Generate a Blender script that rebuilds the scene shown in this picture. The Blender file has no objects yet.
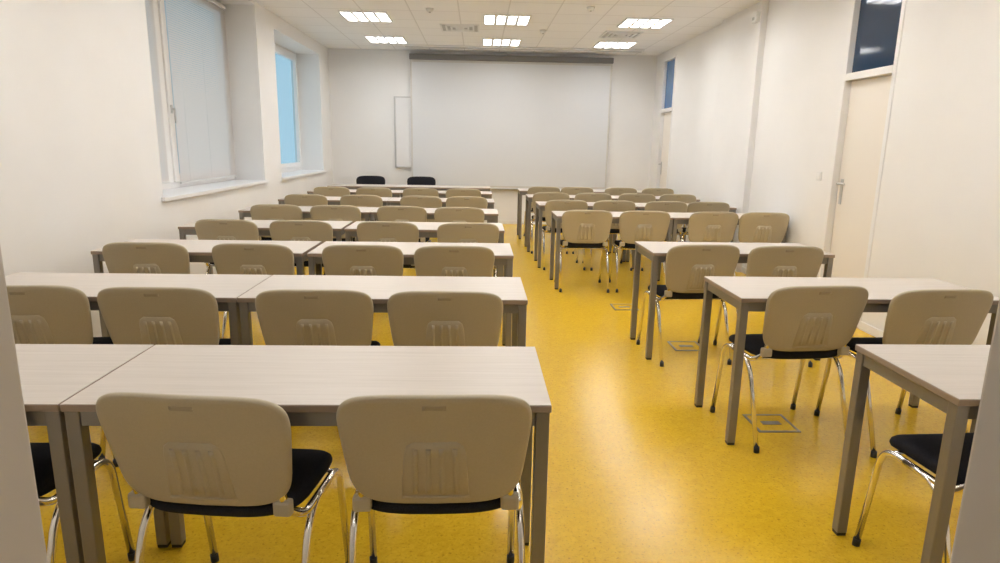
import bpy, bmesh, math, random
from mathutils import Vector, Matrix
random.seed(4)
sc=bpy.context.scene
COL=sc.collection
sc.view_settings.view_transform='Standard'
sc.view_settings.look='None'

# ---------------------------------------------------------------- materials
def mat(name,col,rough=.5,metal=0.,spec=.5,emit=None,es=0.,coat=0.):
    m=bpy.data.materials.new(name);m.use_nodes=True
    b=m.node_tree.nodes['Principled BSDF']
    b.inputs['Base Color'].default_value=(*col,1);b.inputs['Roughness'].default_value=rough
    b.inputs['Metallic'].default_value=metal;b.inputs['Specular IOR Level'].default_value=spec
    b.inputs['Coat Weight'].default_value=coat
    if emit: b.inputs['Emission Color'].default_value=(*emit,1);b.inputs['Emission Strength'].default_value=es
    return m
def nodes(m): return m.node_tree.nodes,m.node_tree.links,m.node_tree.nodes['Principled BSDF']
def noise_col(m,stops,scale=(1,1,1),nscale=5,detail=4,rough=.5,bump=0,bdist=.002,coord='Object',dist=0):
    n,l,b=nodes(m)
    tc=n.new('ShaderNodeTexCoord');mp=n.new('ShaderNodeMapping');mp.inputs['Scale'].default_value=scale
    nz=n.new('ShaderNodeTexNoise');nz.inputs['Scale'].default_value=nscale;nz.inputs['Detail'].default_value=detail
    nz.inputs['Roughness'].default_value=rough;nz.inputs['Distortion'].default_value=dist
    cr=n.new('ShaderNodeValToRGB')
    while len(cr.color_ramp.elements)<len(stops): cr.color_ramp.elements.new(.5)
    for e,(p,c) in zip(cr.color_ramp.elements,stops): e.position=p;e.color=(*c,1)
    l.new(tc.outputs[coord],mp.inputs[0]);l.new(mp.outputs[0],nz.inputs[0]);l.new(nz.outputs[0],cr.inputs[0]);l.new(cr.outputs[0],b.inputs['Base Color'])
    if bump:
        bp=n.new('ShaderNodeBump');bp.inputs['Strength'].default_value=bump;bp.inputs['Distance'].default_value=bdist
        l.new(nz.outputs[0],bp.inputs['Height']);l.new(bp.outputs[0],b.inputs['Normal'])
    return m
M_wall=noise_col(mat('wall_paint',(.8,.76,.7),.6,spec=.3),[(.3,(.845,.835,.825)),(.7,(.88,.87,.86))],nscale=1.5,bump=.05)
M_trim=mat('white_trim',(.86,.85,.84),.35)
M_frame=mat('door_frame_paint',(.60,.56,.52),.45)
M_door=mat('door_cream',(.85,.80,.73),.4)
M_sill=mat('sill_white',(.87,.87,.88),.3)
M_steel=mat('desk_frame_grey',(.25,.23,.205),.38,metal=.4)
M_black=mat('black_rubber',(.02,.02,.02),.6)
M_chrome=mat('chrome',(.82,.79,.74),.14,metal=1)  # warm tint reflected from the yellow floor is mixed into the base colour
M_edge=mat('desk_edge_band',(.33,.25,.19),.5)
M_plastic=noise_col(mat('beige_plastic',(.5,.43,.3),.42),[(.3,(.44,.378,.262)),(.7,(.465,.40,.278))],nscale=180,bump=.12,bdist=.0006)
M_label=mat('label_recess',(.36,.305,.215),.5)
M_fabric=noise_col(mat('black_fabric',(.015,.015,.02),.95,spec=.1),[(.3,(.012,.012,.016)),(.7,(.03,.03,.036))],nscale=400,bump=.4,bdist=.001)
M_wood=noise_col(mat('desk_laminate',(.7,.6,.5),.40),[(.28,(.545,.485,.425)),(.5,(.59,.53,.47)),(.72,(.63,.57,.51))],scale=(.9,26,1),nscale=3.2,detail=6,rough=.62)
M_screen=mat('screen_fabric',(.71,.72,.74),.8,spec=.1)
M_screenb=mat('screen_border',(.62,.60,.57),.6)
M_housing=mat('screen_housing',(.20,.19,.185),.5)
M_board=mat('whiteboard_surface',(.84,.84,.85),.15)
M_alu=mat('aluminium',(.6,.6,.6),.35,metal=.8)
M_darkglass=mat('dark_transom_glass',(.02,.045,.09),.06,spec=.6)
M_blueglass=mat('blue_transom_glass',(.08,.20,.42),.08)
M_lamp=mat('lamp_diffuser',(.9,.9,.9),.5,emit=(1,.985,.97),es=23)
M_lampd=mat('lamp_diffuser_dimmed',(.9,.9,.9),.5,emit=(1,.985,.97),es=12)
M_white=mat('white_metal',(.8,.8,.79),.4)
M_grey=mat('grille_grey',(.5,.5,.49),.5)
# blind: slightly translucent slats
M_blind=mat('blind_slat',(.74,.74,.74),.5)
n,l,b=nodes(M_blind);tr=n.new('ShaderNodeBsdfTranslucent');tr.inputs[0].default_value=(.95,.80,.72,1);mx=n.new('ShaderNodeMixShader');mx.inputs[0].default_value=.30
l.new(b.outputs[0],mx.inputs[1]);l.new(tr.outputs[0],mx.inputs[2]);l.new(mx.outputs[0],n['Material Output'].inputs[0])
# glass
M_glass=bpy.data.materials.new('window_glass');M_glass.use_nodes=True
n=M_glass.node_tree.nodes;l=M_glass.node_tree.links;n.clear()
o=n.new('ShaderNodeOutputMaterial');t=n.new('ShaderNodeBsdfTransparent');t.inputs[0].default_value=(.84,.93,.96,1)
g=n.new('ShaderNodeBsdfGlossy');g.inputs['Roughness'].default_value=.02;mx=n.new('ShaderNodeMixShader');mx.inputs[0].default_value=.08
l.new(t.outputs[0],mx.inputs[1]);l.new(g.outputs[0],mx.inputs[2]);l.new(mx.outputs[0],o.inputs[0])
# floor linoleum
M_floor=mat('yellow_linoleum',(.8,.45,.02),.24,spec=.5)
n,l,b=nodes(M_floor)
tc=n.new('ShaderNodeTexCoord')
n1=n.new('ShaderNodeTexNoise');n1.inputs['Scale'].default_value=30;n1.inputs['Detail'].default_value=8;n1.inputs['Roughness'].default_value=.75;n1.inputs['Distortion'].default_value=1.2
n2=n.new('ShaderNodeTexNoise');n2.inputs['Scale'].default_value=85;n2.inputs['Detail'].default_value=3
c1=n.new('ShaderNodeValToRGB');e=c1.color_ramp.elements;e[0].position=.3;e[0].color=(.64,.375,.014,1);e[1].position=.65;e[1].color=(.78,.50,.026,1)
c2=n.new('ShaderNodeValToRGB');e=c2.color_ramp.elements;e[0].position=.28;e[0].color=(.60,.50,.38,1);e[1].position=.42;e[1].color=(1,1,1,1)
mm=n.new('ShaderNodeMixRGB');mm.blend_type='MULTIPLY';mm.inputs[0].default_value=.8
l.new(tc.outputs['Object'],n1.inputs[0]);l.new(tc.outputs['Object'],n2.inputs[0]);l.new(n1.outputs[0],c1.inputs[0]);l.new(n2.outputs[0],c2.inputs[0])
l.new(c1.outputs[0],mm.inputs[1]);l.new(c2.outputs[0],mm.inputs[2]);l.new(mm.outputs[0],b.inputs['Base Color'])
n3=n.new('ShaderNodeTexNoise');n3.inputs['Scale'].default_value=3;n3.inputs['Detail'].default_value=5
mr=n.new('ShaderNodeMapRange');mr.inputs['To Min'].default_value=.19;mr.inputs['To Max'].default_value=.27
l.new(tc.outputs['Object'],n3.inputs[0]);l.new(n3.outputs[0],mr.inputs[0]);l.new(mr.outputs[0],b.inputs['Roughness'])
bp=n.new('ShaderNodeBump');bp.inputs['Strength'].default_value=.05;bp.inputs['Distance'].default_value=.004
l.new(n3.outputs[0],bp.inputs['Height']);l.new(bp.outputs[0],b.inputs['Normal'])
# ceiling tiles
M_ceil=mat('ceiling_tiles',(.8,.78,.75),.7,spec=.2)
n,l,b=nodes(M_ceil)
tc=n.new('ShaderNodeTexCoord');mp=n.new('ShaderNodeMapping');mp.inputs['Location'].default_value=(.25,.05,0)
br=n.new('ShaderNodeTexBrick');br.offset=0;br.inputs['Scale'].default_value=1;br.inputs['Brick Width'].default_value=.6;br.inputs['Row Height'].default_value=.6
br.inputs['Mortar Size'].default_value=.009;br.inputs['Color1'].default_value=(.92,.915,.905,1);br.inputs['Color2'].default_value=(.90,.895,.885,1);br.inputs['Mortar'].default_value=(.76,.75,.735,1)
l.new(tc.outputs['Object'],mp.inputs[0]);l.new(mp.outputs[0],br.inputs[0]);l.new(br.outputs[0],b.inputs['Base Color'])

# ---------------------------------------------------------------- mesh helpers
class MB:
    def __init__(s): s.bm=bmesh.new();s.mats=[]
    def mi(s,m):
        if m not in s.mats: s.mats.append(m)
        return s.mats.index(m)
    def box(s,x0,x1,y0,y1,z0,z1,m,bev=0,seg=2):
        b=bmesh.new();bmesh.ops.create_cube(b,size=1)
        for v in b.verts: v.co=Vector(((x0+x1)/2+v.co.x*(x1-x0),(y0+y1)/2+v.co.y*(y1-y0),(z0+z1)/2+v.co.z*(z1-z0)))
        if bev: bmesh.ops.bevel(b,geom=b.edges[:],offset=bev,segments=seg,affect='EDGES',profile=.5)
        s.merge(b,m)
    def merge(s,b,m,smooth=False,M=None):
        i=s.mi(m);mp={}
        for v in b.verts: mp[v]=s.bm.verts.new(M@v.co if M else v.co)
        for f in b.faces:
            try: nf=s.bm.faces.new([mp[v] for v in f.verts])
            except ValueError: continue
            nf.material_index=i;nf.smooth=smooth
        b.free()
    def tube(s,pts,r,m,seg=10,fillet=.05,ax=1.0):
        P=[Vector(p) for p in pts];Q=[P[0]]
        for i in range(1,len(P)-1):
            a,bb,c=P[i-1],P[i],P[i+1];d1=(a-bb);d2=(c-bb);f=min(fillet,d1.length*.45,d2.length*.45)
            A=bb+d1.normalized()*f;C=bb+d2.normalized()*f
            for k in range(7):
                t=k/6;Q.append(A*(1-t)**2+bb*2*t*(1-t)+C*t*t)
        Q.append(P[-1]);i=s.mi(m);rings=[];up=None
        for k,q in enumerate(Q):
            t=((Q[min(k+1,len(Q)-1)]-Q[max(k-1,0)])).normalized()
            if up is None: up=Vector((1,0,0)) if abs(t.x)<.9 else Vector((0,1,0))
            u=(up-t*up.dot(t)).normalized();w=t.cross(u);up=u
            rings.append([s.bm.verts.new(q+(u*math.cos(a)*r+w*math.sin(a)*r*ax)) for a in [2*math.pi*j/seg for j in range(seg)]])
        for A,B in zip(rings,rings[1:]):
            for j in range(seg):
                f=s.bm.faces.new((A[j],A[(j+1)%seg],B[(j+1)%seg],B[j]));f.material_index=i;f.smooth=True
        for R in (rings[0][::-1],rings[-1]):
            f=s.bm.faces.new(R);f.material_index=i
    def pad(s,outline,prof,mapf,m,ctr=None):
        i=s.mi(m);n=len(outline)
        cx,cy=ctr or (sum(p[0] for p in outline)/n,sum(p[1] for p in outline)/n)
        rings=[[s.bm.verts.new(mapf(cx+(a-cx)*sc_,cy+(b_-cy)*sc_,off)) for a,b_ in outline] for sc_,off in prof]
        for A,B in zip(rings,rings[1:]):
            for j in range(n):
                f=s.bm.faces.new((A[j],A[(j+1)%n],B[(j+1)%n],B[j]));f.material_index=i;f.smooth=True
        c0=s.bm.verts.new(mapf(cx,cy,prof[0][1]));c1=s.bm.verts.new(mapf(cx,cy,prof[-1][1]))
        for j in range(n):
            f=s.bm.faces.new((c0,rings[0][(j+1)%n],rings[0][j]));f.material_index=i;f.smooth=True
            f=s.bm.faces.new((c1,rings[-1][j],rings[-1][(j+1)%n]));f.material_index=i;f.smooth=True
    def mesh(s,name):
        bmesh.ops.recalc_face_normals(s.bm,faces=s.bm.faces[:])
        me=bpy.data.meshes.new(name);s.bm.to_mesh(me);s.bm.free()
        for m in s.mats: me.materials.append(m)
        return me
def obj(name,me,loc=(0,0,0),rz=0,parent=None):
    if isinstance(me,MB): me=me.mesh(name)
    o=bpy.data.objects.new(name,me);o.location=loc;o.rotation_euler=(0,0,rz);COL.objects.link(o)
    if parent: o.parent=parent
    return o
def empty(name,loc=(0,0,0)):
    o=bpy.data.objects.new(name,None);o.location=loc;COL.objects.link(o);return o

XL,XR,YF,YB,ZC=-2.63,3.157,.6,11.757,3.025
# ---------------------------------------------------------------- room shell
b=MB();b.box(-3.1,3.7,-1.8,YB+.2,-.1,0,M_floor);obj('floor',b)
b=MB();b.box(-3.1,3.7,-1.8,YB+.2,ZC,ZC+.1,M_ceil);obj('ceiling',b)
b=MB();b.box(-3.1,3.7,YB,YB+.2,0,ZC,M_wall);obj('wall_back',b)
W1=(5.44,8.05,2.99);W2=(8.73,11.1,2.84);SZ=.93
b=MB()
b.box(-3.1,XL,.4,W1[0],0,ZC,M_wall);b.box(-3.1,XL,W1[1],W2[0],0,ZC,M_wall);b.box(-3.1,XL,W2[1],YB,0,ZC,M_wall)
for w in (W1,W2):
    b.box(-3.1,XL,w[0],w[1],0,SZ,M_wall);b.box(-3.1,XL,w[0],w[1],w[2],ZC,M_wall)
obj('wall_left',b)
D1=(4.93,5.66);D2=(10.6,11.3);DT=2.9
b=MB()
b.box(XR,3.7,.4,D1[0],0,ZC,M_wall);b.box(XR,3.7,D1[1],D2[0],0,ZC,M_wall);b.box(XR,3.7,D2[1],YB,0,ZC,M_wall)
for d in (D1,D2): b.box(XR,3.7,d[0],d[1],DT,ZC,M_wall);b.box(XR+.3,3.7,d[0],d[1],0,DT,M_wall)
b.box(XR-.07,XR,7.33,8.48,0,ZC,M_wall)
obj('wall_right',b)
JX0,JX1=-.44,.518
b=MB();b.box(-3.1,JX0-.03,.42,.6,0,ZC,M_wall);b.box(JX1+.03,3.7,.42,.6,0,ZC,M_wall);b.box(JX0-.03,JX1+.03,.42,.6,2.13,ZC,M_wall);obj('wall_front',b)
b=MB();b.box(JX0-.03,JX0,.405,.6,0,2.13,M_frame,.006);b.box(JX1,JX1+.03,.405,.6,0,2.13,M_frame,.006);b.box(JX0-.03,JX1+.03,.405,.6,2.10,2.13,M_frame,.004)
b.box(JX0-.09,JX0,.395,.42,0,2.19,M_frame,.004);b.box(JX1,JX1+.09,.395,.42,0,2.19,M_frame,.004);b.box(JX0,JX1,.395,.42,2.13,2.19,M_frame,.004)
obj('trim_1',b)
b=MB();b.box(-3.1,3.7,-1.8,-1.7,0,ZC,M_wall);obj('wall_corridor',b)
b=MB();b.box(-3.1,-3.0,-1.7,.42,0,ZC,M_wall);obj('wall_corridor_left',b)
b=MB();b.box(3.6,3.7,-1.7,.42,0,ZC,M_wall);obj('wall_corridor_right',b)
b=MB();b.box(XL,XL+.012,.6,YB,0,.07,M_trim,.003);obj('baseboard_left',b)
b=MB();b.box(XL+.012,XR-.012,YB-.012,YB,0,.07,M_trim,.003);obj('baseboard_back',b)
b=MB()
for a,c in ((.6,D1[0]),(D1[1],7.33),(8.48,D2[0]),(D2[1],YB)): b.box(XR-.012,XR,a,c,0,.07,M_trim,.003)
obj('baseboard_right',b)

# windows
def window(name,w,mulls,blinds,handle,st=.07,mw=.035):
    E=empty(name,(XL,(w[0]+w[1])/2,SZ));off=-E.location
    def add(nm,bb): o=obj(nm,bb);o.parent=E;o.location=off
    x0,x1=-3.07,-3.0;HZ=w[2]
    b=MB();z0=SZ+.03
    b.box(x0,x1,w[0],w[1],z0,z0+.06,M_trim,.006);b.box(x0,x1,w[0],w[1],HZ-.06,HZ,M_trim,.006)
    for y in (w[0],w[1]-.06): b.box(x0,x1,y,y+.06,z0+.06,HZ-.06,M_trim,.006)
    ys=[w[0]+.06]+mulls+[w[1]-.06]
    for y in mulls: b.box(x0,x1,y-mw,y+mw,z0+.06,HZ-.06,M_trim,.006)
    for i in range(len(ys)-1):
        a=ys[i]+(mw if i else 0);c=ys[i+1]-(mw if i<len(ys)-2 else 0)
        b.box(x0+.01,x1+.02,a,a+st,z0+.06,HZ-.06,M_trim,.008);b.box(x0+.01,x1+.02,c-st,c,z0+.06,HZ-.06,M_trim,.008)
        b.box(x0+.01,x1+.02,a+st,c-st,z0+.06,z0+.13,M_trim,.008);b.box(x0+.01,x1+.02,a+st,c-st,HZ-.13,HZ-.06,M_trim,.008)
    add('sash_frame',b)
    b=MB()
    for i in range(len(ys)-1): b.box(x0+.03,x0+.038,ys[i]+.07,ys[i+1]-.07,z0+.1,HZ-.1,M_glass)
    add('glass_pane',b)
    b=MB();b.box(-3.07,XL,w[0],w[1],SZ,SZ+.03,M_sill);b.box(XL,XL+.035,w[0]-.04,w[1]+.04,SZ-.005,SZ+.03,M_sill,.004);add('window_sill',b)
    b=MB()
    for y in handle:
        b.box(x1+.02,x1+.032,y-.015,y+.015,1.68,1.76,M_alu,.004);b.box(x1+.03,x1+.06,y-.008,y+.008,1.71,1.73,M_alu,.003);b.box(x1+.048,x1+.062,y-.011,y+.011,1.59,1.73,M_alu,.005)
    add('window_handle',b)
    for (a,c,zb) in blinds:
        b=MB();b.box(x1+.022,x1+.05,a,c,HZ-.07,HZ-.04,M_white,.003)
        z=HZ-.085;i=b.mi(M_blind)
        while z>zb:
            p=[(x1+.029,a,z+.0115),(x1+.029,c,z+.0115),(x1+.040,c,z-.0115),(x1+.040,a,z-.0115)]
            f=b.bm.faces.new([b.bm.verts.new(q) for q in p]);f.material_index=i;z-=.0215
        b.box(x1+.024,x1+.044,a,c,zb-.02,zb-.005,M_white,.003)
        for y in (a+.2,(a+c)/2,c-.2): b.tube([(x1+.046,y,zb),(x1+.046,y,HZ-.06)],.001,M_white,6)
        add('venetian_blind',b)
window('window_1',W1,[6.40],[(5.50,6.28,1.04),(6.52,8.0,1.02)],[6.485],.10,.05)
window('window_2',W2,[9.6],[(8.85,9.52,1.08)],[9.66])

# doors right wall
def door(name,d,tm,handle_y):
    E=empty(name,(XR,(d[0]+d[1])/2,0));off=-E.location
    def add(nm,bb): o=obj(nm,bb);o.parent=E;o.location=off
    b=MB()
    for y in (d[0],d[1]-.045): b.box(XR-.008,XR+.14,y,y+.045,0,DT,M_trim,.004)
    b.box(XR-.008,XR+.14,d[0]+.045,d[1]-.045,2.02,2.08,M_trim,.004);b.box(XR-.008,XR+.14,d[0]+.045,d[1]-.045,DT-.045,DT,M_trim,.004)
    add('door_frame',b)
    b=MB();b.box(XR+.05,XR+.09,d[0]+.048,d[1]-.048,.008,2.017,M_door,.003);add('door_leaf',b)
    b=MB();b.box(XR+.045,XR+.055,d[0]+.045,d[1]-.045,2.08,DT-.045,tm);add('transom_pane',b)
    b=MB();y=handle_y
    b.box(XR+.042,XR+.05,y-.02,y+.02,.97,1.19,M_alu,.003)
    b.tube([(XR+.045,y,1.15),(XR-.005,y,1.15),(XR-.005,y-.12,1.15)],.010,M_alu,10,.02);add('door_handle',b)
door('door_1',D1,M_darkglass,5.55);door('door_2',D2,M_blueglass,11.2)

# ---------------------------------------------------------------- ceiling fittings
def lamp(x,y,lm=M_lamp):
    b=MB();s=.3;z=ZC
    b.box(-s,s,-s,-s+.02,-.018,0,M_white);b.box(-s,s,s-.02,s,-.018,0,M_white);b.box(-s,-s+.02,-s+.02,s-.02,-.018,0,M_white);b.box(s-.02,s,-s+.02,s-.02,-.018,0,M_white)
    b.box(-s+.02,s-.02,-s+.02,s-.02,-.006,-.001,lm)
    for k in (-1,0,1): b.box(k*.14-.018,k*.14+.018,-s+.02,s-.02,-.018,-.006,M_white)
    for k in range(-3,4): b.box(-s+.02,s-.02,k*.075-.004,k*.075+.004,-.017,-.006,M_white)
    return obj('ceiling_light_panel',b,(x,y,z))
for y in (1.6,3.4,5.2,7.0,8.75,10.6):
    for x in (-1.45,.35,2.15): lamp(x,y,M_lampd if y<3 else M_lamp)
lamp(0,-.7,M_lampd)  # added panel out of view in the corridor, lights the doorway jambs
def vent(x,y):
    b=MB()
    for k,s in enumerate((.27,.2,.13,.06)):
        z=-.004-.004*k
        for a in ((-s,s,-s,-s+.025),(-s,s,s-.025,s),(-s,-s+.025,-s+.025,s-.025),(s-.025,s,-s+.025,s-.025)): b.box(*a,z-.008,0,M_white,.002)
    b.box(-.25,.25,-.25,.25,-.003,0,M_grey)
    obj('air_diffuser',b,(x,y,ZC))
vent(-.27,9.45);vent(2.05,9.7)
def det(x,y):
    b=MB();bmm=bmesh.new();bmesh.ops.create_cone(bmm,cap_ends=True,segments=24,radius1=.05,radius2=.035,depth=.04);b.merge(bmm,M_white,True,Matrix.Translation((0,0,-.02))@Matrix.Rotation(math.pi,4,'X'))
    b.box(-.012,.012,-.012,.012,-.05,-.038,M_grey,.003);obj('smoke_detector',b,(x,y,ZC))
det(.9,9.5);det(-.6,8.2);det(1.3,7.9)
b=MB();b.box(-1.25,2.75,-.07,.07,-.03,0,M_white,.006);b.box(-1.22,2.72,-.03,.03,-.036,-.029,M_grey);obj('ceiling_trunking',b,(0,11.15,ZC))
b=MB();b.box(-.05,0,-.05,.05,-.06,.06,M_white,.01);b.box(-.062,-.048,-.02,.02,-.03,.0,M_grey,.004);obj('motion_sensor',b,(XR-.07,7.4,2.86))
b=MB();b.box(-.012,0,-.04,.04,-.04,.04,M_white,.004);b.box(-.016,-.010,-.025,.025,-.028,.028,M_trim,.003);obj('light_switch',b,(XR,5.85,1.2))

# ---------------------------------------------------------------- screen and board
b=MB();y=YB-.004
b.box(-1.21,2.36,y-.12,y,2.86,2.955,M_housing,.01)
b.box(-1.2,2.35,y-.07,y-.066,.66,2.86,M_screenb)
b.box(-1.17,2.32,y-.073,y-.0705,.70,2.82,M_screen)
b.box(-1.2,2.35,y-.08,y-.058,.635,.665,M_alu,.006)
obj('projection_screen',b)
b=MB();b.box(-1.47,.9,y-.03,y-.001,1.02,2.22,M_board,.004)
for a in ((-1.5,-1.47,1.0,2.24),(.9,.93,1.0,2.24)): b.box(a[0],a[1],y-.035,y-.001,a[2],a[3],M_alu,.004)
b.box(-1.47,.9,y-.035,y-.001,1.0,1.02,M_alu,.003);b.box(-1.47,.9,y-.035,y-.001,2.22,2.24,M_alu,.003);obj('whiteboard',b)

# ---------------------------------------------------------------- desk
DD=.511
def desk_mesh(L):
    b=MB();t=.022
    b.box(0,L,0,DD,.75-t,.7485,M_edge,.002,1);b.box(.0015,L-.0015,.0015,DD-.0015,.7483,.75,M_wood)
    w=.038
    for x in (.004,L-.004-w):
        for y in (.006,DD-.006-w): 
            b.box(x,x+w,y,y+w,.012,.75-t,M_steel,.003);b.box(x+.002,x+w-.002,y+.002,y+w-.002,0,.012,M_black)
        b.box(x+.006,x+w-.006,.006+w,DD-.006-w,.728-.045,.7279,M_steel,.002)
    for y in (.012,DD-.012-.026): b.box(.004+w,L-.004-w,y,y+.026,.728-.045,.7279,M_steel,.002)
    return b.mesh('desk_mesh')
dm13=desk_mesh(1.298);dm12=desk_mesh(1.172);dm3=desk_mesh(1.235)
LY=[1.602,2.79,3.97,5.163,6.438,7.75,9.076,10.3]
XE=[.209,.235,.235,.225,.215,.207,.207,.207]
for k,y in enumerate(LY):
    for j in (1,2):
        obj('classroom_desk',dm13,(XE[k]-1.302*j-(.025 if k in (2,3) and j==2 else 0),y,0))
RT=[(1.374,1.652,1,dm13),(1.242,2.861,1,dm13),(1.17,4.137,1,dm3),(.79,6.3,2,dm12),(.72,7.45,2,dm12),(.68,8.6,2,dm12),(.64,9.8,2,dm12)]
for x,y,nn,dm in RT:
    for j in range(nn): obj('classroom_desk',dm,(x+1.176*j,y,0))

# ---------------------------------------------------------------- chair
def chair_mesh(dark=False,top=.824):
    b=MB();shell=M_fabric if dark else M_plastic
    z0=.485;H=top-z0
    def outl(wt,wb,h,p=5.0,n=64,zo=0):
        o=[]
        for i in range(n):
            a=2*math.pi*i/n;c,s=math.cos(a),math.sin(a)
            zz=math.copysign(abs(s)**(2/p),s)*h/2;f=(zz+h/2)/h
            o.append((math.copysign(abs(c)**(2/p),c)*(wb+(wt-wb)*f)/2,zz+h/2+zo))
        return o
    def back(a,z,off):
        f=z/H
        return Vector((a,-.195-.065*f-.012*f*f+.42*a*a+off,z0+z+.004*math.cos(a*6)))
    b.pad(outl(.522,.445,H),[(.2,-.0125),(.45,-.0125),(.7,-.0125),(.88,-.0125),(.96,-.0115),(.985,-.009),(1,-.003),(1,.004),(.985,.008),(.9,.008),(.5,.008),(.2,.008)],back,shell)
    b.pad(outl(.500,.42,H-.02,zo=.01),[(.2,.007),(.6,.007),(.97,.007),(1,.013),(.985,.022),(.93,.029),(.8,.033),(.5,.035),(.2,.035)],back,M_fabric)
    if not dark:
        bo=lambda a,z,off: back(a,z,off)
        def strip(p,q,w0,w1,hh,m=M_plastic):
            n=6;i=b.mi(m);R=[]
            for k in range(n+1):
                t=k/n;x=p[0]+(q[0]-p[0])*t;z=p[1]+(q[1]-p[1])*t;w=w0+(w1-w0)*t
                d=Vector((q[0]-p[0],q[1]-p[1])).normalized();nx,nz=-d.y,d.x
                R.append([b.bm.verts.new(bo(x+nx*w*s,z+nz*w*s,-.012-h_)) for s,h_ in ((-.5,0),(-.28,hh),(.28,hh),(.5,0))])
            for A,B in zip(R,R[1:]):
                for j in range(3): f=b.bm.faces.new((A[j],A[j+1],B[j+1],B[j]));f.material_index=i;f.smooth=True
            for E_ in (R[0],R[-1]):
                f=b.bm.faces.new(E_);f.material_index=i
        b.pad([( .090,.03),(.080,.165),(.073,.190),(.055,.204),(-.055,.204),(-.073,.190),(-.080,.165),(-.090,.03)],[(.5,-.0155),(.96,-.0155),(1,-.012),(1,-.010)],bo,M_plastic,ctr=(0,.12))
        for x in (-.051,-.017,.017,.051): strip((x*1.08,.042),(x*1.0,.182),.019,.017,.0078)
        strip((-.09,.026),(.09,.026),.006,.006,.004)
        strip((-.03,H-.034),(.03,H-.034),.014,.014,.0016,M_label)
    so=[]
    for i in range(56):
        a=2*math.pi*i/56;c,s=math.cos(a),math.sin(a);p=4.2
        yy=math.copysign(abs(s)**(2/p),s)*.205;so.append((math.copysign(abs(c)**(2/p),c)*(.228+.03*yy),yy+.015))
    def seat(a,y_,off): return Vector((a,y_,.442+off-(max(0,y_-.08)**2)*1.4+max(0,-y_-.06)*.10+.12*a*a))
    b.pad(so,[(.2,-.012),(.6,-.012),(.93,-.012),(.98,-.006),(1,.004),(1,.012),(.985,.022),(.94,.030),(.8,.034),(.4,.034),(.15,.034)],seat,M_fabric)
    r=.0115
    for s in (-1,1):
        b.tube([(s*.238,.225,.012),(s*.236,.165,.425),(s*.232,-.12,.425),(s*.205,-.175,.47),(s*.19,-.195,.60)],r,M_chrome,10,.07)
        b.tube([(s*.240,-.255,.012),(s*.238,-.125,.36),(s*.236,-.06,.424),(s*.236,.06,.424)],r,M_chrome,10,.07)
        for yy in (.225,-.255): b.tube([(s*.239,yy+(.003 if yy<0 else -.003),.03),(s*.239,yy,0)],.0135,M_black,10)
        b.box(s*.2-.025,s*.2+.025,-.195,-.165,.46,.505,M_plastic if not dark else M_black,.008)
    for yy in (.12,-.10): b.tube([(-.235,yy,.424),(.235,yy,.424)],.009,M_chrome,8)
    return b.mesh('chair_mesh')
cm=chair_mesh();cd=chair_mesh(True,.86)
def ch(x,yrow,rot=0,gap=.10,me=None,name='stacking_chair'):
    return obj(name,me or cm,(x,yrow-gap+.26,0),math.radians(rot))
y=LY[0];ch(-.69,y,-6,.115);ch(-.108,y,1,.110);ch(-1.43,y,0,.08)
y=LY[1];ch(-1.94,y,4,.12);ch(-1.367,y,0,.13);ch(-.70,y,1,.15);ch(-.135,y,0,.16)
y=LY[2]
for x,r in ((-2.03,3),(-1.367,-2),(-.705,0),(-.145,1)): ch(x,y,r,.11)
rows={3:(-1.98,-1.40,-.70,-.09),4:(-2.0,-1.41,-.74,-.17),5:(-2.05,-1.4,-.67,-.14),6:(-2.05,-1.45,-.8,-.2)}
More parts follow.
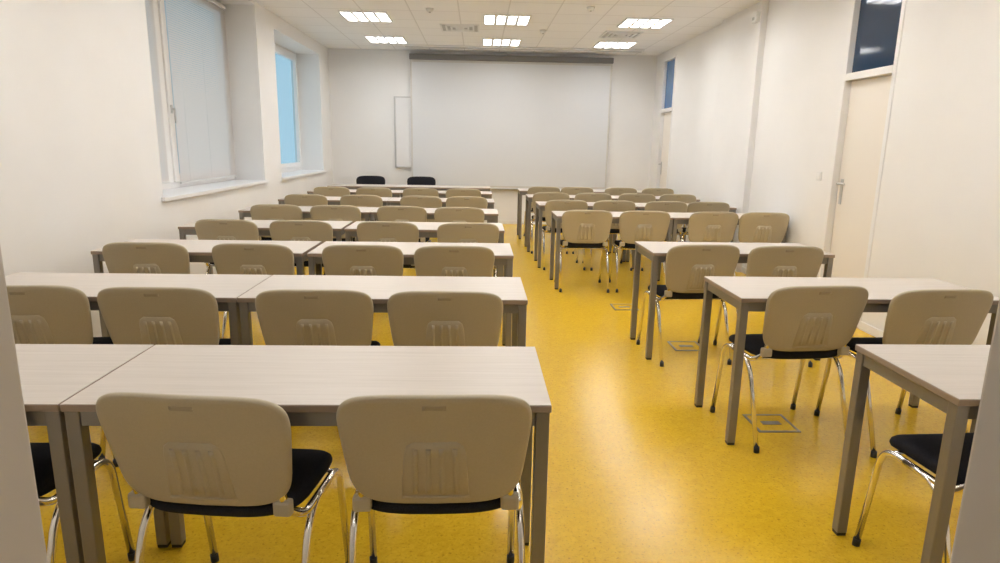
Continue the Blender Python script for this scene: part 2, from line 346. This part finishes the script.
for k,xs in rows.items():
    for x in xs: ch(x,LY[k],random.uniform(-5,5),.12+random.uniform(-.02,.02))
for x in (-1.85,-.97): 
    o=ch(x,10.9,180+random.uniform(-8,8),0,cd,'visitor_chair');o.location.y=11.12
ch(1.67,RT[0][1],3,.06)
ch(1.575,RT[1][1],5,.055);ch(2.135,RT[1][1],3,.11)
ch(1.46,RT[2][1],5,.11);ch(2.02,RT[2][1],0,.13)
rr={3:(1.08,1.66,2.33,2.85),4:(1.02,1.58,2.2,2.7),5:(.98,1.55,2.15,2.7),6:(1.0,1.53,2.2,2.75)}
for k,xs in rr.items():
    for x in xs: ch(x,RT[k][1],random.uniform(-5,3),.12)

# floor boxes
for (x,y) in ((1.58,3.12),(1.55,4.45),(1.35,5.6)):
    b=MB();s=.11
    for a in ((-s,s,-s,-s+.014),(-s,s,s-.014,s),(-s,-s+.014,-s+.014,s-.014),(s-.014,s,-s+.014,s-.014)): b.box(*a,0,.004,M_steel)
    b.box(-s+.014,s-.014,-s+.014,s-.014,0,.0025,M_floor);b.box(-.05,.05,-.02,.02,.0025,.004,M_steel)
    obj('floor_socket_box',b,(x,y,0))

# ---------------------------------------------------------------- world & camera
w=bpy.data.worlds.new('sky');sc.world=w;w.use_nodes=True
bg=w.node_tree.nodes['Background'];bg.inputs[0].default_value=(.50,.68,.80,1);bg.inputs[1].default_value=1.1
h,f,pitch,yaw,roll=1.436,635.9,.212,.037,.017
cy,sy,cp,sp=math.cos(yaw),math.sin(yaw),math.cos(pitch),math.sin(pitch)
fw=Vector((sy*cp,cy*cp,-sp));rt=Vector((cy,-sy,0));up=rt.cross(fw)
cr,sr=math.cos(roll),math.sin(roll)
r2=rt*cr+up*sr;u2=up*cr-rt*sr
c=bpy.data.cameras.new('camera');c.sensor_width=36;c.lens=f*36/1000;c.clip_start=.02
co=bpy.data.objects.new('camera',c);COL.objects.link(co)
Mx=Matrix(((r2.x,u2.x,-fw.x,0),(r2.y,u2.y,-fw.y,0),(r2.z,u2.z,-fw.z,h),(0,0,0,1)))
co.matrix_world=Mx
sc.camera=co
